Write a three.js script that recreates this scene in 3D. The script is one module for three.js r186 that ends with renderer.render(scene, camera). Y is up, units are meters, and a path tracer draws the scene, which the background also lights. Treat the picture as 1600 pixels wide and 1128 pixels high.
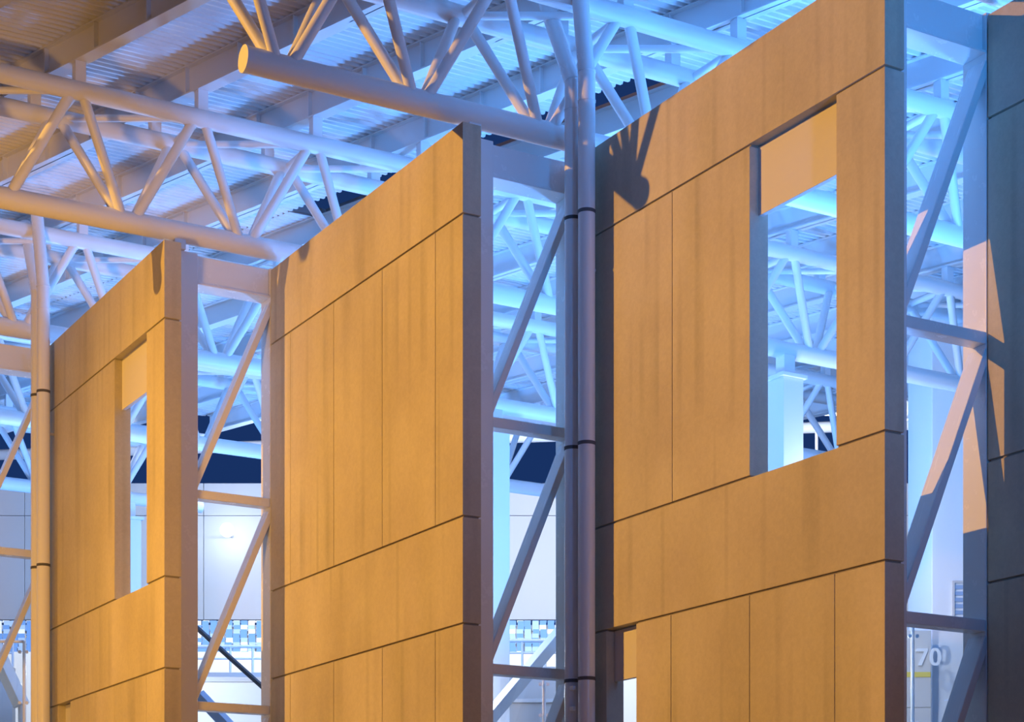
import * as THREE from 'three';
import { RoundedBoxGeometry } from 'three/addons/geometries/RoundedBoxGeometry.js';
import { mergeGeometries } from 'three/addons/utils/BufferGeometryUtils.js';
import { RectAreaLightUniformsLib } from 'three/addons/lights/RectAreaLightUniformsLib.js';
import { FontLoader } from 'three/addons/loaders/FontLoader.js';
import { TextGeometry } from 'three/addons/geometries/TextGeometry.js';

// ---------------------------------------------------------------- camera, sky, lights, exposure
// x runs across the gaps (perpendicular to the concrete fins), z along the fins (towards the camera), metres
RectAreaLightUniformsLib.init();
const scene = new THREE.Scene();
const F_PX = 2933.3, HORIZON = 1449.5, THETA = 0.526;
const COS = Math.cos(THETA), SIN = Math.sin(THETA);
const CAM = new THREE.Vector3(-14.824, 1.6, 16.832);
const camera = new THREE.PerspectiveCamera(2 * Math.atan(HORIZON / F_PX) * 180 / Math.PI, 1600 / (2 * HORIZON), 0.1, 800);
camera.setViewOffset(1600, 2 * HORIZON, 0, 0, 1600, 1128);     // rising lens: verticals stay vertical
camera.position.copy(CAM);
camera.lookAt(CAM.x + SIN, CAM.y, CAM.z - COS);
camera.updateProjectionMatrix();
scene.add(camera);

const renderer = new THREE.WebGLRenderer({ antialias: true });
renderer.toneMapping = THREE.LinearToneMapping;
renderer.toneMappingExposure = 1.0;
renderer.shadowMap.enabled = true;

const skyBlue = new THREE.Color().setRGB(0.009, 0.031, 0.125);  // night sky over the city
scene.background = skyBlue;

const SODIUM = new THREE.Color().setRGB(1.0, 0.485, 0.06);
const FLOOD = new THREE.Color().setRGB(0.095, 0.345, 1.0);         // blue-white discharge floods in the concourse
const FILL_BLUE = new THREE.Color().setRGB(0.02, 0.32, 1.0);  // tint of the added blue fill lamp
const FIELD = new THREE.Color().setRGB(0.80, 0.88, 1.0);         // lights of the stadium bowl
const MAST = { at: [-26, 19.15, -14.5], aim: [3, -5, 3], power: 3050, cone: 0.79, soft: 6 };
const LOW = { at: [-17, 5, -1], aim: [-7, 9.6, -15.5], power: 800, cone: 0.45, soft: 45 };
const ADDED_FILL = { at: [-3.5, 7, 15], aim: [2, 14, -4], power: 480, cone: 0.55 };  // unseen lamp, added as cold fill on the street-side faces
const UPLIGHT = 530, BOWL = 270;

// ---------------------------------------------------------------- helpers
let seed = 7;
const rnd = () => { seed = (seed * 1664525 + 1013904223) >>> 0; return seed / 4294967296; };
const V = (x, y, z) => new THREE.Vector3(x, y, z);
const taken = {};
function numbered(name) {
  const n = taken[name] = (taken[name] ?? -1) + 1;
  return n ? `${name}_${String(n).padStart(3, '0')}` : name;
}
function mark(o) { o.traverse(c => { if (c.isMesh) { c.castShadow = true; c.receiveShadow = true; } }); return o; }
function thing(name, label, category, at = [0, 0, 0], group, kind) {
  const o = new THREE.Group();
  o.name = numbered(name); o.position.set(...at);
  o.userData = { label };
  if (category) o.userData.category = category;
  if (group) o.userData.group = group;
  if (kind) o.userData.kind = kind;
  scene.add(o); return o;
}
// geometry is given in the coordinates of the thing
function part(name, geometry, material, parent, label) {
  const m = new THREE.Mesh(geometry, material);
  m.name = name; m.castShadow = m.receiveShadow = true;
  if (label) m.userData.label = label;
  parent.add(m); return m;
}
function solo(name, geometry, material, label, category, at = [0, 0, 0], group, kind) {
  const m = new THREE.Mesh(geometry, material);
  m.name = numbered(name); m.position.set(...at); m.castShadow = m.receiveShadow = true;
  m.userData = { label };
  if (category) m.userData.category = category;
  if (group) m.userData.group = group;
  if (kind) m.userData.kind = kind;
  scene.add(m); return m;
}
function copy(o, at, label, group) {
  const c = o.clone();
  c.name = numbered(o.name.replace(/_\d{3}$/, '')); c.position.set(...at);
  c.userData = { ...o.userData };
  if (label) c.userData.label = label;
  if (group) c.userData.group = group;
  scene.add(c); return c;
}
// box from corner to corner; edges chamfered by r; uv in metres
function block(x0, x1, y0, y1, z0, z1, r = 0.008, off = [0, 0]) {
  const w = x1 - x0, h = y1 - y0, d = z1 - z0;
  const g = r ? new RoundedBoxGeometry(w, h, d, 1, r) : new THREE.BoxGeometry(w, h, d);
  g.translate((x0 + x1) / 2, (y0 + y1) / 2, (z0 + z1) / 2);
  return metreUV(g, off);
}
function metreUV(g, off = [0, 0]) {
  const p = g.attributes.position, n = g.attributes.normal, uv = new Float32Array(p.count * 2);
  for (let i = 0; i < p.count; i++) {
    const ax = Math.abs(n.getX(i)), ay = Math.abs(n.getY(i)), az = Math.abs(n.getZ(i));
    let u, v;
    if (ax >= ay && ax >= az) { u = p.getZ(i); v = p.getY(i); }
    else if (az >= ay) { u = p.getX(i); v = p.getY(i); }
    else { u = p.getZ(i); v = p.getX(i); }
    uv[2 * i] = u + off[0]; uv[2 * i + 1] = v + off[1];
  }
  g.setAttribute('uv', new THREE.BufferAttribute(uv, 2));
  return g;
}
const tubeCache = {};
function tube(name, a, b, r, material, parent, seg = 16) {          // a straight pipe between two points
  const len = a.distanceTo(b), key = `${len.toFixed(3)}_${r}_${seg}`;
  const g = tubeCache[key] ??= new THREE.CylinderGeometry(r, r, len, seg, 1);
  const m = part(name, g, material, parent);
  m.position.copy(a).add(b).multiplyScalar(0.5);
  m.quaternion.setFromUnitVectors(V(0, 1, 0), b.clone().sub(a).normalize());
  return m;
}
// rectangular bar between two points in an x-y plane: width across in that plane, depth along z
function bar(a, b, w, depth) {
  const len = Math.hypot(b.x - a.x, b.y - a.y);
  const g = new RoundedBoxGeometry(w, len, depth, 1, 0.012);
  g.rotateZ(-Math.atan2(b.x - a.x, b.y - a.y));
  g.translate((a.x + b.x) / 2, (a.y + b.y) / 2, (a.z + b.z) / 2);
  return g;
}

// ---------------------------------------------------------------- procedural textures
function hash(i, j, s) { let h = (i * 374761393 + j * 668265263 + s * 974711) | 0; h = Math.imul(h ^ (h >>> 13), 1274126177); return ((h ^ (h >>> 16)) >>> 0) / 4294967296; }
function noise(x, y, px, py, s) {                                    // tiling value noise
  const i = Math.floor(x), j = Math.floor(y), f = x - i, g = y - j;
  const u = f * f * (3 - 2 * f), v = g * g * (3 - 2 * g), M = (a, b) => ((a % b) + b) % b;
  const a = hash(M(i, px), M(j, py), s), b = hash(M(i + 1, px), M(j, py), s), c = hash(M(i, px), M(j + 1, py), s), d = hash(M(i + 1, px), M(j + 1, py), s);
  return a + (b - a) * u + (c - a) * v + (a - b - c + d) * u * v;
}
function texture(n, metres, fn, srgb = true) {
  const data = new Uint8Array(n * n * 4);
  for (let j = 0; j < n; j++) for (let i = 0; i < n; i++) {
    const c = fn(i / n, j / n), o = (j * n + i) * 4;
    data[o] = c[0]; data[o + 1] = c[1]; data[o + 2] = c[2]; data[o + 3] = 255;
  }
  const t = new THREE.DataTexture(data, n, n);
  t.wrapS = t.wrapT = THREE.RepeatWrapping; t.magFilter = THREE.LinearFilter; t.minFilter = THREE.LinearMipmapLinearFilter;
  t.generateMipmaps = true; t.repeat.set(1 / metres, 1 / metres);
  if (srgb) t.colorSpace = THREE.SRGBColorSpace;
  t.needsUpdate = true; return t;
}
// cast concrete: fine sandy grain, cloudy patches and the vertical tide marks of rain
const concreteMap = texture(1024, 8, (u, v) => {
  const fine = noise(u * 400, v * 400, 400, 400, 1) - 0.5;
  const grain = noise(u * 150, v * 150, 150, 150, 2) - 0.5;
  const cloud = noise(u * 9, v * 7, 9, 7, 3) - 0.5 + 0.5 * (noise(u * 23, v * 19, 23, 19, 4) - 0.5);
  const wide = noise(u * 16, v * 2, 16, 2, 8) - 0.5;
  const streak = Math.max(0, noise(u * 60, v * 3, 60, 3, 5) - 0.6) * (0.4 + noise(u * 9, v * 6, 9, 6, 6));
  const k = 1 + 0.03 * fine + 0.03 * grain + 0.06 * cloud + 0.055 * wide - 0.2 * streak;
  return [195 * k, 186 * (k + 0.01 * cloud), 166 * (k + 0.05 * wide)].map(q => Math.max(0, Math.min(255, q)));
});
const concreteBump = texture(512, 1.3, (u, v) => {
  const k = 128 + 90 * (noise(u * 170, v * 170, 170, 170, 11) - 0.5) + 60 * (noise(u * 60, v * 60, 60, 60, 12) - 0.5);
  return [k, k, k];
}, false);
const asphaltMap = texture(512, 4, (u, v) => {
  const k = 0.85 + 0.3 * noise(u * 200, v * 200, 200, 200, 21) + 0.2 * (noise(u * 11, v * 11, 11, 11, 22) - 0.5);
  return [122 * k, 119 * k, 112 * k];
});
const paintRough = texture(256, 1.7, (u, v) => {
  const k = 150 + 50 * (noise(u * 12, v * 12, 12, 12, 31) - 0.5) + 30 * (noise(u * 60, v * 60, 60, 60, 32) - 0.5);
  return [k, k, k];
}, false);

const std = (r, g, b, o = {}) => new THREE.MeshStandardMaterial({ color: new THREE.Color().setRGB(r, g, b), roughness: 0.6, ...o });
const M = {
  concrete: [1, 0.965, 1.03].map(k => std(k, k, k, { map: concreteMap, bumpMap: concreteBump, bumpScale: 0.0012, roughness: 0.85 })),
  sealant: std(0.30, 0.27, 0.22, { roughness: 0.9 }),
  infill: std(0.66, 0.65, 0.66, { roughness: 0.6 }),
  steel: std(0.80, 0.81, 0.82, { roughness: 0.42, roughnessMap: paintRough }),
  truss: std(0.82, 0.83, 0.84, { roughness: 0.4 }),
  girder: std(0.74, 0.75, 0.76, { roughness: 0.5 }),
  deck: std(0.78, 0.79, 0.80, { roughness: 0.45, side: THREE.DoubleSide }),
  roofing: std(0.25, 0.25, 0.26, { roughness: 0.9 }),
  rubber: std(0.10, 0.10, 0.11, { roughness: 0.8 }),
  white: std(0.84, 0.85, 0.86, { roughness: 0.55 }),
  offwhite: std(0.62, 0.60, 0.58, { roughness: 0.7 }),
  darkMetal: std(0.06, 0.07, 0.09, { roughness: 0.5 }),
  fixture: std(0.12, 0.12, 0.13, { roughness: 0.5, metalness: 0.4 }),
  asphalt: std(1, 1, 1, { map: asphaltMap, roughness: 0.95 }),
  glass: new THREE.MeshPhysicalMaterial({ color: 0xffffff, transmission: 1, thickness: 0, roughness: 0.02, ior: 1.5 }),
  seat: std(0.30, 0.42, 0.62, { roughness: 0.6 }),
  yellow: std(0.75, 0.60, 0.12, { roughness: 0.6 }),
};

// ---------------------------------------------------------------- the plan: stepped bays
const BAY_X = 2.0944, BAY_Z = 6.4834;
const finX = k => (k - 3) * BAY_X, finZ = k => (k - 3) * BAY_Z;      // near outer corner of fin k
const rowX = z => z * BAY_X / BAY_Z;                                 // the line through those corners
const depthOf = (x, z) => (x - CAM.x) * SIN - (z - CAM.z) * COS;
const EYE = CAM.y;
const FAR = 53;                                                      // the canopy ends this far in
const GLEN = 6.95, GT = 0.30, TOP = 13.007, J1 = 11.709, J2 = 7.428, J3 = 5.908, BASE = 0;

// ---------------------------------------------------------------- ground
{
  const g = new THREE.BoxGeometry(260, 0.3, 260); g.translate(0, -0.15, -40); metreUV(g);
  solo('ground', g, M.asphalt, 'worn grey street paving in front of the building', undefined, [0, 0, 0], undefined, 'structure');
}

// ---------------------------------------------------------------- concrete fins
// each fin is a storey-high stack of cast slabs with recessed joints; s runs from the near edge back along the fin
const THICK = 0.03, THIN = 0.012;
function fin(k, label, mid, low, win, lowWin) {
  const t = thing('concrete_fin', label, 'wall', [finX(k), BASE, finZ(k)], undefined);
  const off = [k * 2.37, k * 1.31];
  let n = k;
  const slab = (s0, s1, y0, y1, g0 = 0, g1 = 0) => part('slab', block(0, GT, y0, y1, -s1 + g1, -s0 - g0, 0.007, [off[0] + n * 0.13, off[1]]), M.concrete[n++ % 3], t);
  const h = THICK / 2;
  slab(0, GLEN, J1 + h, TOP);
  slab(0, GLEN, J3 + h, J2 - h);
  const course = (cuts, y0, y1, hole) => {
    for (let i = 0; i + 1 < cuts.length; i++) {
      if (hole && Math.abs(cuts[i] - hole[0]) < 0.01) continue;
      const j = q => q === 0 || q === GLEN || (hole && (q === hole[0] || q === hole[1])) ? 0 : THIN / 2;
      slab(cuts[i], cuts[i + 1], y0, y1, j(cuts[i]), j(cuts[i + 1]));
    }
  };
  course(mid, J2 + h, J1 - h, win);
  course(low, BASE, J3 - h, lowWin);
  // sealant set back in the joints
  const seal = [], rec = 0.028;
  const strip = (s0, s1, y0, y1) => seal.push(new THREE.BoxGeometry(GT - 2 * rec, y1 - y0, s1 - s0).translate(GT / 2, (y0 + y1) / 2, -(s0 + s1) / 2));
  for (const [y, hole] of [[J1, win], [J2, win], [J3, lowWin]]) {
    let s = rec;
    if (hole) { strip(s, hole[0] - 0.01, y - h, y + h); s = hole[1] + 0.01; }
    strip(s, GLEN - rec, y - h, y + h);
  }
  for (const [cuts, y0, y1, hole] of [[mid, J2, J1, win], [low, BASE, J3, lowWin]])
    for (const c of cuts.slice(1, -1)) if (!hole || (c !== hole[0] && c !== hole[1])) strip(c - THIN / 2, c + THIN / 2, y0, y1);
  part('joint_sealant', mergeGeometries(seal), M.sealant, t, 'dark recessed joint sealant');
  if (win) {
    part('infill_panel', block(0.14, 0.21, 10.815, J1 - h + 0.01, -win[1] + 0.002, -win[0] - 0.002, 0.004), M.infill, t, 'pale panel closing the head of the opening');
  }
  if (lowWin) {
    part('infill_panel', block(0.14, 0.21, J3 - h - 0.72, J3 - h + 0.01, -lowWin[1] + 0.002, -lowWin[0] - 0.002, 0.004), M.infill, t, 'pale panel closing the head of the opening');
  }
  return t;
}
const W = [0.875, 2.59], LW = [5.21, 5.98];
fin(0, 'tan concrete fin wall past the peach-lit paired pipes', [0, 0.84, 2.58, 4.35, GLEN], [0, 0.84, 2.58, 4.35, GLEN]);
fin(1, 'tan concrete fin wall with narrow tall opening and an orange-lit end face', [0, W[0], W[1], 4.35, GLEN], [0, 0.9, 2.59, 4.36, LW[0], LW[1], GLEN], W, LW);
fin(2, 'tan concrete fin wall without any opening under the free chord end', [0, 0.834, 2.579, 4.35, 6.1, GLEN], [0, 0.834, 2.579, 4.35, 6.1, GLEN]);
fin(3, 'tan concrete fin wall with wide tall opening and spiky truss shadow at its top', [0, W[0], W[1], 4.33, GLEN], [0, 0.905, 2.595, 4.36, LW[0], LW[1], GLEN], W, LW);
fin(4, 'mostly shaded concrete fin wall with a small orange-lit patch crossed by shadows', [0, 0.84, 2.58, 4.35, GLEN], [0, 0.84, 2.58, 4.35, GLEN]);

// ---------------------------------------------------------------- steel brace frames between fin k and fin k + 1
const LEVELS = [1.78, 5.38, 8.98];
const frameLabel = [
  'white steel brace frame behind the peach-lit paired pipes',
  'white steel brace frame between the narrow-opening fin and the blank fin',
  'white steel brace frame between the blank fin and the wide-opening fin',
  'white steel brace frame with peach-lit diagonal beside the mostly shaded fin',
];
const frames = [];
for (let k = 0; k <= 3; k++) {
  const t = thing('brace_frame', frameLabel[k], 'steel frame', [finX(k), 0, finZ(k)]);
  frames.push(t);
  part('column', block(0.40, 0.77, 0, 13.06, -0.87, -0.47, 0.015), M.steel, t);
  part('column', block(2.10, 2.38, 0, 13.06, -0.92, -0.50, 0.015), M.steel, t);
  part('top_beam', block(0.77, 2.10, 12.58, 13.05, -0.86, -0.56, 0.012), M.steel, t);
  part('top_beam_flange', block(0.77, 2.10, 12.545, 12.58, -0.90, -0.50, 0.006), M.steel, t);
  for (const y of LEVELS) part('cross_beam', block(0.77, 2.10, y - 0.075, y + 0.075, -0.74, -0.50, 0.012), M.steel, t);
  for (let i = 0; i < 3; i++) {
    const y0 = LEVELS[i] + 0.10, y1 = (i < 2 ? LEVELS[i + 1] : 12.58) - 0.14;
    part('diagonal_brace', bar(V(0.72, y0, -0.66), V(2.14, y1, -0.66), 0.105, 0.31), M.steel, t);
  }
  part('truss_post', block(0.33, 0.53, 13.06, 13.24, -0.60, -0.40, 0.01), M.steel, t);
}

// ---------------------------------------------------------------- inverted triangular pipe trusses
const YG0 = 15.55, YG1 = 16.05;                                      // roof girders, bottom and top
const STEP = 2.08, YB = 13.37, YT = 15.10, DB = 0.5, DF = -0.1, DK = 1.1;
function truss(k, label) {
  const t = thing('roof_truss', label, 'roof truss', [finX(k), YB, finZ(k)], 'inverted triangular white pipe trusses');
  const zf = -DF, zb = -DB, zk = -DK, h = YT - YB;
  const end = k >= 1 ? 24.5 : k === 0 ? 23 : k === -1 ? 20 : k === -2 ? 14.5 : 9.5;
  const x0 = -3.1;
  tube('bottom_chord', V(x0, 0, zb), V(end, 0, zb), 0.175, M.truss, t, 28);
  const cap = part('end_cap', new THREE.CylinderGeometry(0.183, 0.183, 0.03, 32), M.truss, t); cap.rotation.z = Math.PI / 2; cap.position.set(x0, 0, zb);
  tube('top_chord', V(-6.2, h, zf), V(end, h, zf), 0.15, M.truss, t, 24);
  tube('top_chord', V(-6.2, h, zk), V(end, h, zk), 0.15, M.truss, t, 24);
  const r = 0.083;
  for (let i = 0; ; i++) {
    const bx = -2.54 + i * STEP;
    if (bx > end - 0.3) break;
    for (const z of [zf, zk]) for (const s of [-1, 1]) {
      const tx = bx + s * STEP / 2 - s * 0.09;
      if (tx > end) continue;
      tube('web_member', V(bx + s * 0.11, 0.05, zb + (z > zb ? 0.05 : -0.05)), V(tx, h - 0.04, z), r, M.truss, t, 14);
    }
  }
  for (let i = -2; ; i++) {
    const tx = -1.5 + i * STEP;
    if (tx > end - 0.2) break;
    tube('cross_strut', V(tx, h, zf), V(tx, h, zk), 0.07, M.truss, t, 12);
    for (const z of [zf, zk]) part('girder_post', block(-0.09, 0.09, 0, 15.55 - YT - 0.1, -0.09, 0.09, 0.006), M.truss, t).position.set(tx + (z - 0) * BAY_X / BAY_Z * 1, h + 0.1, z);
    if (tx + STEP < end) tube('lateral_brace', V(tx, h, zk), V(tx + STEP, h, zf), 0.06, M.truss, t, 10);
  }
  return t;
}
const trussLabel = {
  '3': 'white pipe truss above the wide-opening fin and the shaded fin',
  '2': 'white pipe truss whose capped chord end overhangs the blank concrete fin',
  '1': 'white pipe truss running above the narrow-opening fin, lit half blue',
  '0': 'white pipe truss carried by the peach-lit paired pipes',
  '-1': 'blue-lit pipe truss first behind the one on the peach-lit pipes',
  '-2': 'blue-lit pipe truss second behind the one on the peach-lit pipes',
  '-3': 'blue-lit pipe truss third behind the one on the peach-lit pipes',
};
for (let k = 3; k >= -3; k--) truss(k, trussLabel[k]);

// ---------------------------------------------------------------- paired pipe columns that branch to the truss
function treeColumn(k, label) {
  const t = thing('paired_pipe_column', label, 'column', [finX(k) + 1.84, 0, finZ(k)]);
  const r = 0.125;
  const foot = [[0, 0.37], [-0.02, 0.03]], head = [[-0.12, 0.30], [-0.04, -0.76]];
  for (let i = 0; i < 2; i++) {
    const [x, z] = foot[i], [hx, hz] = head[i];
    tube('pipe', V(x, 0, z), V(x, 13.98, z), r, M.steel, t, 28);
    tube('branch', V(x, 13.95, z), V(hx, YG0, hz), r - 0.004, M.steel, t, 28);
    for (const y of [5.2, 8.6, 11.95].map(q => q + 0)) part('joint_band', new THREE.CylinderGeometry(r + 0.006, r + 0.006, 0.05, 28).translate(x, y, z), M.rubber, t, 'dark sealing band');
    for (const y of [13.55, 13.98]) part('weld_collar', new THREE.CylinderGeometry(r + 0.008, r + 0.008, 0.02, 28).translate(x, y, z), M.steel, t);
  }
  for (const y of [4.3, 4.75, 5.05]) part('pipe_clip', block(-0.15, -0.10, y, y + 0.06, 0.14, 0.24, 0.008), M.white, t);
  tube('bracket', V(0.1, 11.2, 0.2), V(0.25, 11.2, 0.2), 0.03, M.steel, t, 8);
  return t;
}
treeColumn(0, 'paired vertical pipes lit peach beside the narrow-opening fin');
treeColumn(2, 'paired vertical pipes in grey-blue shade beside the wide-opening fin');

// ---------------------------------------------------------------- roof girders along the row of fins, with the ribbed deck on top
const dir = new THREE.Vector2(BAY_X, BAY_Z).normalize();
const ORD = 'first,second,third,fourth,fifth,sixth,seventh,eighth,ninth,tenth,eleventh,twelfth,thirteenth,fourteenth,fifteenth,sixteenth,seventeenth'.split(',');
function girder(i) {
  const rel = -1.5 + i * STEP;
  const zNear = 11;
  let zFar = -44;
  while (depthOf(rowX(zFar) + rel, zFar) > FAR) zFar += 0.25;
  const len = (zNear - zFar) / dir.y, zc = (zNear + zFar) / 2;
  const label = `white plate girder under the ribbed deck, ${ORD[i + 2]} from the free roof edge`;
  const t = thing('roof_girder', label, 'girder', [rowX(zc) + rel, YG0, zc], 'roof girders along the row of fins');
  t.rotation.y = Math.atan2(BAY_X, BAY_Z);
  const hgt = YG1 - YG0;
  part('web_plate', new THREE.BoxGeometry(0.02, hgt, len).translate(0, hgt / 2, 0), M.girder, t);
  part('bottom_flange', new THREE.BoxGeometry(0.24, 0.025, len).translate(0, 0.0125, 0), M.girder, t);
  part('top_flange', new THREE.BoxGeometry(0.20, 0.025, len).translate(0, hgt - 0.0125, 0), M.girder, t);
  if (i <= 3) {
    const g = new THREE.BoxGeometry(0.19, hgt - 0.06, 0.025);
    for (let z = -len / 2 + 0.6; z < len / 2; z += 1.36) part('stiffener', g, M.girder, t).position.set(0, hgt / 2, z);
  }
}
for (let i = -2; i <= 14; i++) girder(i);

// ribbed sheet: flutes run along x, repeated along z
function deckSheet(relA, relB, zA, zB) {
  const pitch = 0.1524, prof = [[0, 0], [0.045, 0], [0.065, 0.05], [0.132, 0.05]];
  const pos = [], idx = [];
  const n = Math.ceil((zA - zB) / pitch);
  for (let i = 0; i < n; i++) for (const [dz, dy] of prof) {
    const z = zA - i * pitch - dz;
    const far = CAM.x + (FAR + (z - CAM.z) * COS) / SIN;
    const a = rowX(z) + relA, b = Math.max(a + 0.01, Math.min(rowX(z) + relB, far));
    pos.push(a, YG1 + dy, z, b, YG1 + dy, z);
  }
  const rows = pos.length / 6;
  for (let i = 0; i + 1 < rows; i++) { const q = 2 * i; idx.push(q, q + 1, q + 2, q + 1, q + 3, q + 2); }
  const g = new THREE.BufferGeometry();
  g.setAttribute('position', new THREE.Float32BufferAttribute(pos, 3)); g.setIndex(idx);
  const h = g.toNonIndexed(); h.computeVertexNormals(); return metreUV(h);
}
function roofingSheet(relA, relB, zA, zB) {
  const far = z => CAM.x + (FAR + (z - CAM.z) * COS) / SIN;
  const p = [], q = [];
  for (let i = 0; i <= 40; i++) {
    const z = zA + (zB - zA) * i / 40, a = rowX(z) + relA, b = Math.max(a + 0.01, Math.min(rowX(z) + relB, far(z)));
    p.push(new THREE.Vector2(a, -z)); q.unshift(new THREE.Vector2(b, -z));
  }
  return new THREE.ExtrudeGeometry(new THREE.Shape([...p, ...q]), { depth: 0.16, bevelEnabled: false }).rotateX(-Math.PI / 2).translate(0, YG1 + 0.052, 0);
}
{
  const t = thing('ceiling', 'ribbed white metal roof deck over the trusses', undefined, [0, 0, 0], undefined, 'structure');
  const SL0 = 6.2, SL1 = 7.0, ZA = -9.2, ZB = -18.2;
  const pieces = [[-6.4, SL0, 11, -44], [SL1, 32, 11, -44], [SL0, SL1, 11, ZA], [SL0, SL1, ZB, -44]];
  for (const q of pieces) { part('ribbed_deck', deckSheet(...q), M.deck, t); part('roofing_board', roofingSheet(...q), M.roofing, t); }
}

// ---------------------------------------------------------------- interior columns, core wall
function innerColumn(k, rel, label, size = 0.52) {
  const t = thing('concourse_column', label, 'column', [finX(k) + rel, 0, finZ(k) - DB]);
  part('shaft', block(-size / 2, size / 2, 0, 12.75, -size / 2, size / 2, 0.015), M.white, t);
  part('head_plate', block(-size / 2 - 0.06, size / 2 + 0.06, 12.75, 12.83, -size / 2 - 0.06, size / 2 + 0.06, 0.01), M.white, t);
  part('neck', block(-0.14, 0.14, 12.83, 13.25, -0.14, 0.14, 0.01), M.white, t);
  return t;
}
innerColumn(1, 13.4, 'bright white square column seen through the wide opening');
innerColumn(0, 12.35, 'bright white square column behind the frame next to the blank fin');
innerColumn(-2, 12.4, 'white square column seen through the narrow opening');
// pixel helper: a pixel and its distance along the view give a point
const at = (px, py, Z) => V(CAM.x + SIN * Z + COS * (px - 800) / F_PX * Z, EYE + (HORIZON - py) / F_PX * Z, CAM.z - COS * Z + SIN * (px - 800) / F_PX * Z);
{
  const p = at(1456, 1449, 41.5);
  const t = thing('service_core', 'tall white wall block with small louvred window beside the shaded fin', 'wall', [p.x, 0, p.z]);
  t.rotation.y = -THETA;
  part('wall_face', block(0, 2.4, 0, 15.2, -2.5, 0, 0.02), M.white, t);
  const wy = at(1491, 950, 41.5).y, wx = (1491 - 1456) / F_PX * 41.5;
  const f = part('window_frame', mergeGeometries([block(wx - 0.05, wx, wy - 0.35, wy + 0.6, 0, 0.05, 0), block(wx, wx + 0.6, wy + 0.55, wy + 0.6, 0, 0.05, 0), block(wx, wx + 0.6, wy - 0.35, wy - 0.3, 0, 0.05, 0)]), M.offwhite, t);
  for (let i = 0; i < 6; i++) part('louvre', block(wx, wx + 0.6, wy - 0.28 + i * 0.14, wy - 0.2 + i * 0.14, 0.0, 0.03, 0), M.seat, f);
}

// ---------------------------------------------------------------- far side: white wall, seats, rails
const farGroup = (name, label, category, px, Z, y = 0, group) => { const p = at(px, HORIZON, Z); const t = thing(name, label, category, [p.x, y, p.z], group); t.rotation.y = -THETA; return t; };
const hy = (py, Z) => EYE + (HORIZON - py) / F_PX * Z;
const wx = (dpx, Z) => dpx / F_PX * Z;
{
  const Z = 64, top = hy(755, Z), bot = hy(968, Z), midY = hy(806, Z);
  const t = farGroup('bowl_wall', 'brightly lit white panelled wall beyond the trusses below the night sky', 'wall', 700, Z);
  const wdt = 3.05, n = 13, x0 = -n * wdt / 2 - 0.7;
  for (let i = 0; i < n; i++) {
    part('wall_panel', block(x0 + i * wdt, x0 + (i + 1) * wdt - 0.02, midY + 0.02, top, -0.2, 0, 0.01), M.white, t);
    part('wall_panel', block(x0 + i * wdt, x0 + (i + 1) * wdt - 0.02, bot, midY, -0.2, 0, 0.01), M.white, t);
  }
  for (const px of [-150, 560, 640, 1080, 1330]) part('support_leg', block(wx(px - 700, Z) - 0.2, wx(px - 700, Z) + 0.2, 0, bot, -0.4, -0.05, 0.01), M.offwhite, t);
}
{
  const A = at(-60, 716, 61.5), B = at(1480, 657, 57.5); B.y = A.y = (A.y + B.y) / 2;
  const t = thing('sky_beam', 'long white beam crossing the dark sky under the canopy edge', 'beam', [0, 0, 0]);
  tube('beam', A, B, 0.17, M.white, t, 16);
  for (let i = 1; i < 8; i++) { const p = A.clone().lerp(B, i / 8); tube('hanger', p, V(p.x, 16.1, p.z), 0.05, M.white, t, 8); }
}
// the stand on the other side of the bowl
const STAND = 128, ROW = 0.85;
const tierY = i => hy(966, STAND) - 0.42 * i - 0.45;
{
  const t = farGroup('seating_stand', 'stepped white stand of seats far below the bright wall', 'stand', 700, STAND);
  for (let i = 0; i < 9; i++) part('tier', block(wx(-760, STAND), wx(760, STAND), 0, tierY(i), (i - 1) * ROW, i * ROW, 0), M.offwhite, t);
  part('parapet', block(wx(-760, STAND), wx(760, STAND), 0, tierY(8) + 0.5, 8 * ROW, 8 * ROW + 0.2, 0), M.white, t);
}
{
  const g = mergeGeometries([new THREE.BoxGeometry(0.44, 0.06, 0.4).translate(0, 0.25, 0), new THREE.BoxGeometry(0.44, 0.42, 0.06).translate(0, 0.45, -0.2)]);
  const list = [];
  for (let i = 0; i < 9; i++) for (let px = -40; px < 1560; px += 12) {
    const p = at(px + rnd() * 2, HORIZON, STAND - i * ROW + 0.45); p.y = tierY(i);
    list.push([p, rnd()]);
  }
  const im = new THREE.InstancedMesh(g, std(1, 1, 1, { roughness: 0.6 }), list.length);
  const m4 = new THREE.Matrix4(), q = new THREE.Quaternion().setFromAxisAngle(V(0, 1, 0), -THETA), col = new THREE.Color();
  list.forEach(([p, r], i) => {
    im.setMatrixAt(i, m4.compose(p, q, V(1, 1, 1)));
    im.setColorAt(i, r < 0.55 ? col.setRGB(0.16, 0.33, 0.66) : r < 0.75 ? col.setRGB(0.4, 0.55, 0.78) : col.setRGB(0.85, 0.87, 0.9));
  });
  im.name = 'stadium_seats'; im.castShadow = im.receiveShadow = true;
  im.userData = { kind: 'stuff', label: 'speckled blue and white rows of distant seats on the stand', category: 'seats' };
  scene.add(im);
}
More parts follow.
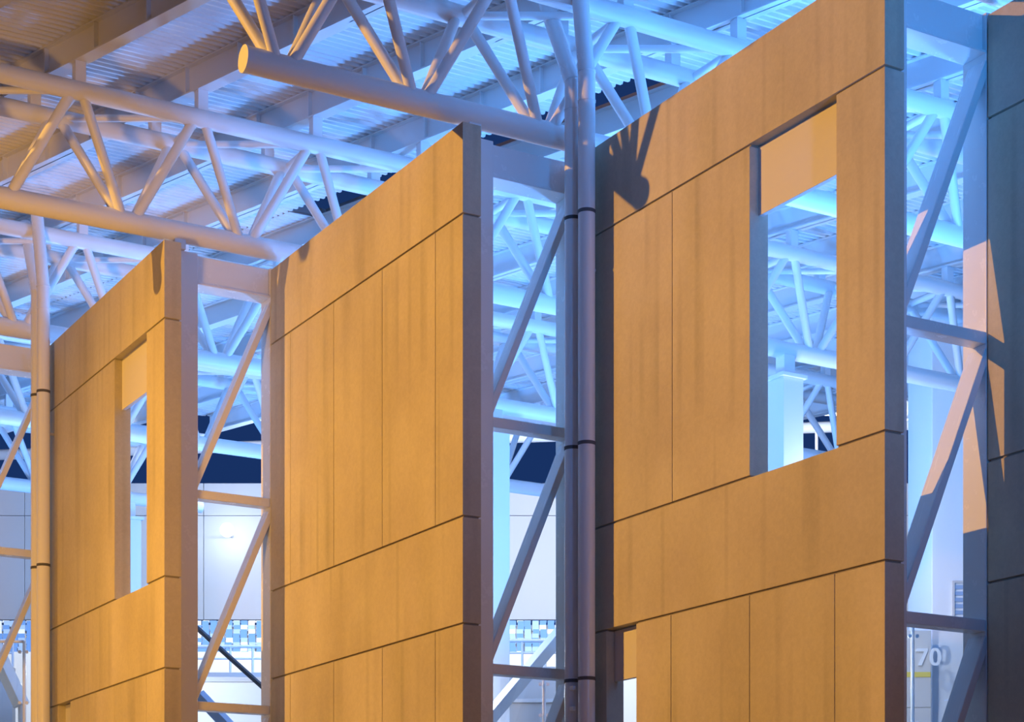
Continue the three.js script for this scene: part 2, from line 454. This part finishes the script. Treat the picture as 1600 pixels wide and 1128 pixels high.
// rails in front of the stand
{
  const rail = (px0, px1, py, Z, r, label, posts) => {
    const t = farGroup('guard_rail', label, 'railing', (px0 + px1) / 2, Z);
    const w = wx(px1 - px0, Z) / 2, y = hy(py, Z);
    tube('top_rail', V(-w, y, 0), V(w, y, 0), r, M.white, t, 10);
    tube('lower_rail', V(-w, y - 0.35, 0), V(w, y - 0.35, 0), r * 0.6, M.white, t, 8);
    for (let i = 0; i <= posts; i++) tube('post', V(-w + 2 * w * i / posts, y - 0.75, 0), V(-w + 2 * w * i / posts, y, 0), r * 0.7, M.white, t, 8);
    part('kerb', block(-w, w, 0, y - 0.75, -0.3, 0.05, 0.01), M.offwhite, t);
  };
  rail(290, 430, 1010, 54, 0.05, 'white guard rail below the seats by the narrow-opening fin', 4);
  rail(780, 960, 1001, 54, 0.05, 'white guard rail below the seats by the blank fin', 5);
  rail(-40, 20, 1001, 54, 0.05, 'white guard rail below the seats by the peach-lit pipes', 3);
}
// inclined members crossing the lower openings
{
  const stringer = (a, b, w, d, m, label, category, name) => {
    const t = thing(name, label, category, [a.x, a.y, a.z]);
    const len = a.distanceTo(b), g = new RoundedBoxGeometry(w, len, d, 1, 0.01);
    const o = part('member', g, m, t); o.position.copy(b).sub(a).multiplyScalar(0.5);
    o.quaternion.setFromUnitVectors(V(0, 1, 0), b.clone().sub(a).normalize());
    const low = a.y < b.y ? V(0, 0, 0) : b.clone().sub(a);
    tube('support_post', V(low.x, -a.y, low.z), V(low.x, low.y + 0.02, low.z), Math.min(w, d) * 0.35, m, t, 10);
    return t;
  };
  const s1 = stringer(at(762, 1125, 40), at(905, 955, 40), 0.24, 0.3, M.white, 'white inclined stair stringer behind the frame by the blank fin', 'stair', 'stair_stringer');
  stringer(at(-14, 1000, 40), at(34, 1102, 40), 0.22, 0.3, M.white, 'pale inclined stair stringer behind the peach-lit pipes', 'stair', 'stair_stringer');
  stringer(at(292, 967, 42), at(440, 1100, 42), 0.09, 0.09, M.darkMetal, 'dark inclined handrail behind the frame by the narrow-opening fin', 'railing', 'stair_handrail');
  stringer(at(310, 1085, 40), at(372, 1150, 40), 0.22, 0.2, M.seat, 'blue-grey inclined handrail panel under the dark handrail', 'railing', 'stair_handrail');
}
// glass balustrades with bolted posts
function balustrade(px0, px1, py0, py1, Z, label, posts) {
  const t = farGroup('glass_balustrade', label, 'balustrade', (px0 + px1) / 2, Z, 0);
  const w = wx(px1 - px0, Z) / 2, y0 = hy(py1, Z), y1 = hy(py0, Z);
  for (let i = 0; i < posts; i++) {
    const a = -w + 2 * w * i / posts, b = -w + 2 * w * (i + 1) / posts;
    part('pane', new THREE.BoxGeometry(b - a - 0.03, y1 - y0, 0.012).translate((a + b) / 2, (y0 + y1) / 2, 0.06), M.glass, t);
    const p = tube('post', V(b, 0, 0), V(b, y1 + 0.1, 0), 0.035, M.steel, t, 10);
    for (const y of [y0 + 0.12, y1 - 0.12]) for (const s of [-1, 1]) {
      const q = part('bolt', new THREE.CylinderGeometry(0.035, 0.035, 0.03, 12), M.white, t); q.rotation.x = Math.PI / 2; q.position.set(b + s * 0.07, y, 0.08);
    }
  }
  tube('top_rail', V(-w, y1 + 0.1, 0), V(w, y1 + 0.1, 0), 0.03, M.steel, t, 10);
}
balustrade(780, 850, 1060, 1128, 36, 'clear glass balustrade behind the frame by the blank fin', 1);
balustrade(-20, 38, 1010, 1108, 38, 'clear glass balustrade behind the peach-lit pipes', 1);
balustrade(1333, 1519, 985, 1140, 36, 'clear glass balustrade behind the frame by the shaded fin', 2);
// landing slab and beige wall seen under the beam beside the blank fin
{
  const Z = 46, t = farGroup('landing', 'pale landing slab on a beige wall behind the glass balustrade', 'landing', 840, Z);
  part('wall_face', block(wx(-120, Z), wx(90, Z), 0, hy(1098, Z), -1.5, 0, 0.01), M.offwhite, t);
  part('slab_edge', block(wx(-122, Z), wx(92, Z), hy(1098, Z), hy(1092, Z), -1.5, 0.06, 0.01), M.white, t);
  const u = farGroup('landing', 'pale landing slab below the dark inclined handrail', 'landing', 365, Z);
  part('wall_face', block(wx(-90, Z), wx(90, Z), 0, hy(1066, Z), -1.2, 0, 0.01), M.white, u);
  part('slab_edge', block(wx(-90, Z), wx(90, Z), hy(1066, Z), hy(1058, Z), -1.2, 0.08, 0.01), M.offwhite, u);
}
// sign with white numerals on the back wall of the shaded bay
{
  const Z = 41, t = farGroup('section_sign', 'sign with white number seventy on pale wall beside the service core', 'sign', 1436, Z);
  const font = await new FontLoader().loadAsync('fonts/droid/droid_sans_bold.typeface.json');
  part('board', block(wx(-30, Z), wx(19, Z), hy(1105, Z), hy(985, Z), -0.12, 0, 0.01), M.offwhite, t);
  part('stripe', block(wx(-30, Z), wx(18, Z), hy(1058, Z), hy(1050, Z), 0, 0.02, 0.004), M.yellow, t, 'yellow stripe');
  const g = new TextGeometry('70', { font, size: wx(27, Z), depth: 0.03, curveSegments: 6 });
  g.translate(wx(-6, Z), hy(1040, Z), 0.01);
  part('numerals', g, M.white, t, 'white numerals');
  part('support', block(wx(-30, Z), wx(19, Z), 0, hy(1105, Z), -0.12, -0.02, 0.01), M.offwhite, t);
}

// ---------------------------------------------------------------- lamps
// mast flood over the street and a lower street lamp, both out of the picture to the left
function streetLamp(spec, label, size) {
  const [x, y, z] = spec.at, a = V(x, y, z), aim = V(...spec.aim), d = aim.clone().sub(a).normalize();
  const t = thing('street_lamp', label, 'street lamp', [x, 0, z]);
  const back = V(-d.x, 0, -d.z).normalize().multiplyScalar(0.6);
  tube('pole', V(back.x, 0, back.z), V(back.x, y + 0.1, back.z), 0.12, M.fixture, t, 16);
  tube('arm', V(back.x, y, back.z), V(-d.x * 0.2, y - d.y * 0.2, -d.z * 0.2), 0.06, M.fixture, t, 12);
  const head = part('lamp_housing', new RoundedBoxGeometry(size + 0.1, size + 0.1, 0.2, 1, 0.02), M.fixture, t);
  head.position.set(-d.x * 0.14, y - d.y * 0.14, -d.z * 0.14); head.lookAt(head.position.clone().add(d).add(V(x, 0, z)));
  const lens = part('lamp_lens', new THREE.BoxGeometry(size, size, 0.02), new THREE.MeshStandardMaterial({ color: 0x221408, emissive: SODIUM, emissiveIntensity: 6 }), t);
  lens.position.set(-d.x * 0.03, y - d.y * 0.03, -d.z * 0.03); lens.lookAt(lens.position.clone().add(d).add(V(x, 0, z)));
  const l = new THREE.SpotLight(SODIUM, spec.power, 0, spec.cone, 1, 2);
  l.position.copy(a).addScaledVector(d, 0.03); l.target.position.copy(aim); l.castShadow = true; l.shadow.radius = spec.soft; l.shadow.mapSize.set(2048, 2048);
  l.name = 'sodium_light'; scene.add(l, l.target); l.target.name = 'sodium_target';
}
streetLamp(MAST, 'tall mast with sodium floodlight across the street', 0.4);
streetLamp(LOW, 'low street lamp with sodium head near the kerb', 0.3);

// blue fill lamp added without a known source, out of the picture to the right: the cold light on the faces turned to the street
{
  const [x, y, z] = ADDED_FILL.at, aim = V(...ADDED_FILL.aim), a = V(x, y, z), d = aim.clone().sub(a).normalize();
  const t = thing('added_fill_lamp', 'added unseen lamp mast with a blue fill panel on the street side', 'street lamp', [x, 0, z]);
  const q = new THREE.Quaternion().setFromRotationMatrix(new THREE.Matrix4().lookAt(d, V(0, 0, 0), V(0, 1, 0)));
  tube('pole', V(0, 0, 0).addScaledVector(d, -0.5).setY(0), V(0, 0, 0).addScaledVector(d, -0.5).setY(y + 0.3), 0.1, M.fixture, t, 14);
  const house = part('lamp_housing', new RoundedBoxGeometry(1.3, 0.7, 0.2, 1, 0.02), M.fixture, t); house.position.set(0, y, 0).addScaledVector(d, -0.14); house.quaternion.copy(q);
  const lens = part('lamp_lens', new THREE.BoxGeometry(1.2, 0.6, 0.02), new THREE.MeshStandardMaterial({ color: 0x101820, emissive: FILL_BLUE, emissiveIntensity: 6 }), t);
  lens.position.set(0, y, 0).addScaledVector(d, -0.03); lens.quaternion.copy(q);
  const l = new THREE.SpotLight(FILL_BLUE, ADDED_FILL.power, 0, ADDED_FILL.cone, 1, 2);
  l.position.copy(a); l.target.position.copy(aim); l.target.name = 'added_fill_target'; l.castShadow = true; l.shadow.radius = 18; l.shadow.mapSize.set(2048, 2048);
  l.name = 'added_fill_light'; scene.add(l, l.target);
}
// floods on the concourse floor behind the fins, shining up at the deck
const floods = [[-300, 48], [150, 45], [600, 38], [560, 50], [1050, 32], [1100, 42], [1360, 29], [1750, 27], [2200, 24], [2900, 21]];
for (const [k, [px, Z]] of floods.entries()) {
  const g = at(px, HORIZON, Z), p = [g.x, 7.4, g.z];
  const t = thing('floodlight', `blue-white floodlight on a mast, ${ORD[k]} along the row behind the fins`, 'floodlight', [p[0], 0, p[2]], 'concourse uplights behind the fins');
  tube('mast', V(0, 0, 0), V(0, p[1] - 0.2, 0), 0.06, M.fixture, t, 12);
  part('housing', new RoundedBoxGeometry(0.75, 0.2, 0.75, 1, 0.02).translate(0, p[1] - 0.12, 0), M.fixture, t);
  part('lens', new THREE.BoxGeometry(0.66, 0.02, 0.66).translate(0, p[1] - 0.012, 0), new THREE.MeshStandardMaterial({ color: 0x101820, emissive: FLOOD, emissiveIntensity: 8 }), t);
  const l = new THREE.RectAreaLight(FLOOD, UPLIGHT, 0.66, 0.66);
  l.position.set(p[0], p[1] + 0.01, p[2]); l.lookAt(p[0], p[1] + 5, p[2]); l.name = 'flood_light'; scene.add(l);
}
// bowl lights hung from the inner canopy edge, washing the far wall and the stand
for (const [n, px] of [130, 480, 640, 1040, 1120, 1360].entries()) {
  const p = at(px, HORIZON, 51.5); p.y = 15.1;
  const aim = at(px, 900, 64);
  const t = thing('bowl_light', `white area light under the canopy edge, ${ORD[n]} along the bright wall`, 'floodlight', [p.x, p.y, p.z], 'area lights under the canopy edge');
  const d = aim.clone().sub(p).normalize();
  const house = part('housing', new RoundedBoxGeometry(1.1, 0.5, 0.16, 1, 0.02), M.fixture, t); house.position.copy(d).multiplyScalar(-0.11); 
  house.quaternion.setFromRotationMatrix(new THREE.Matrix4().lookAt(d, V(0, 0, 0), V(0, 1, 0)));
  const lens = part('lens', new THREE.BoxGeometry(1.0, 0.4, 0.02), new THREE.MeshStandardMaterial({ color: 0x202428, emissive: FIELD, emissiveIntensity: 6 }), t);
  lens.position.copy(d).multiplyScalar(-0.02); lens.quaternion.copy(house.quaternion);
  tube('hanger', V(0, 0.1, 0).addScaledVector(d, -0.15), V(0, 0.95, 0).addScaledVector(d, -0.15), 0.03, M.fixture, t, 8);
  const l = new THREE.RectAreaLight(FIELD, BOWL, 1.0, 0.4);
  l.position.copy(p); l.lookAt(aim); l.name = 'bowl_area_light'; scene.add(l);
}

// globe lamp on the bright wall, then unseen post lamps added to brighten the concourse
function globeLamp(px, py, Z, power, label, r = 0.14, wall) {
  const p = at(px, py, Z);
  const t = thing('globe_lamp', label, 'lamp', [p.x, wall ? p.y : 0, p.z], 'white globe lamps of the concourse');
  const y = wall ? 0 : p.y;
  if (wall) tube('wall_bracket', V(0, 0, 0), V(SIN * 1.08, 0, -COS * 1.08), 0.05, M.white, t, 10);
  else tube('post', V(0, 0, 0), V(0, y - r, 0), 0.05, M.fixture, t, 10);
  part('globe', new THREE.SphereGeometry(r, 24, 16).translate(0, y, 0), new THREE.MeshStandardMaterial({ color: 0xffffff, emissive: FIELD, emissiveIntensity: 2.5 }), t);
  const l = new THREE.PointLight(FIELD, power, 0, 2); l.position.copy(p); l.castShadow = true; l.shadow.radius = 6; l.name = 'globe_light'; scene.add(l);
}
globeLamp(355, 828, 62.9, 4, 'white globe lamp on the bright wall beside the narrow-opening fin', 0.24, true);
globeLamp(700, 880, 42, 8, 'unseen white globe lamp added behind the blank fin');
globeLamp(690, 1075, 40, 20, 'low unseen white globe lamp added behind the blank fin');
globeLamp(1345, 800, 38, 18, 'unseen white globe lamp added behind the pier of the wide-opening fin');
globeLamp(1345, 1050, 37, 24, 'low unseen white globe lamp added behind the pier of the wide-opening fin');
globeLamp(262, 1040, 43, 20, 'unseen white globe lamp added behind the pier of the narrow-opening fin');
globeLamp(120, 1040, 43, 20, 'unseen white globe lamp added behind the narrow-opening fin near the paired pipes');

// unseen flood towers, added because the far stand needs its own light
for (const [n, px] of [130, 640, 1090].entries()) {
  const p = at(px, HORIZON, 100); p.y = 44;
  const aim = at(px, 985, STAND - 3), d = aim.clone().sub(p).normalize();
  const t = thing('added_light_tower', `tall unseen light tower added to light the far stand, ${ORD[n]} along the stand`, 'light tower', [p.x, 0, p.z], 'light towers added for the far stand');
  tube('mast', V(0, 0, 0).addScaledVector(d, -0.6).setY(0), V(0, 45, 0).addScaledVector(d, -0.6).setY(45), 0.3, M.fixture, t, 12);
  const q = new THREE.Quaternion().setFromRotationMatrix(new THREE.Matrix4().lookAt(d, V(0, 0, 0), V(0, 1, 0)));
  const house = part('lamp_bank', new THREE.BoxGeometry(3.2, 1.7, 0.3), M.fixture, t); house.position.set(0, 44, 0).addScaledVector(d, -0.2); house.quaternion.copy(q);
  const lens = part('lens', new THREE.BoxGeometry(3, 1.5, 0.02), new THREE.MeshStandardMaterial({ color: 0x202428, emissive: FIELD, emissiveIntensity: 6 }), t);
  lens.position.set(0, 44, 0).addScaledVector(d, -0.03); lens.quaternion.copy(q);
  const l = new THREE.RectAreaLight(FIELD, 900, 3, 1.5); l.position.copy(p); l.lookAt(aim); l.name = 'added_field_light'; scene.add(l);
}

renderer.render(scene, camera);
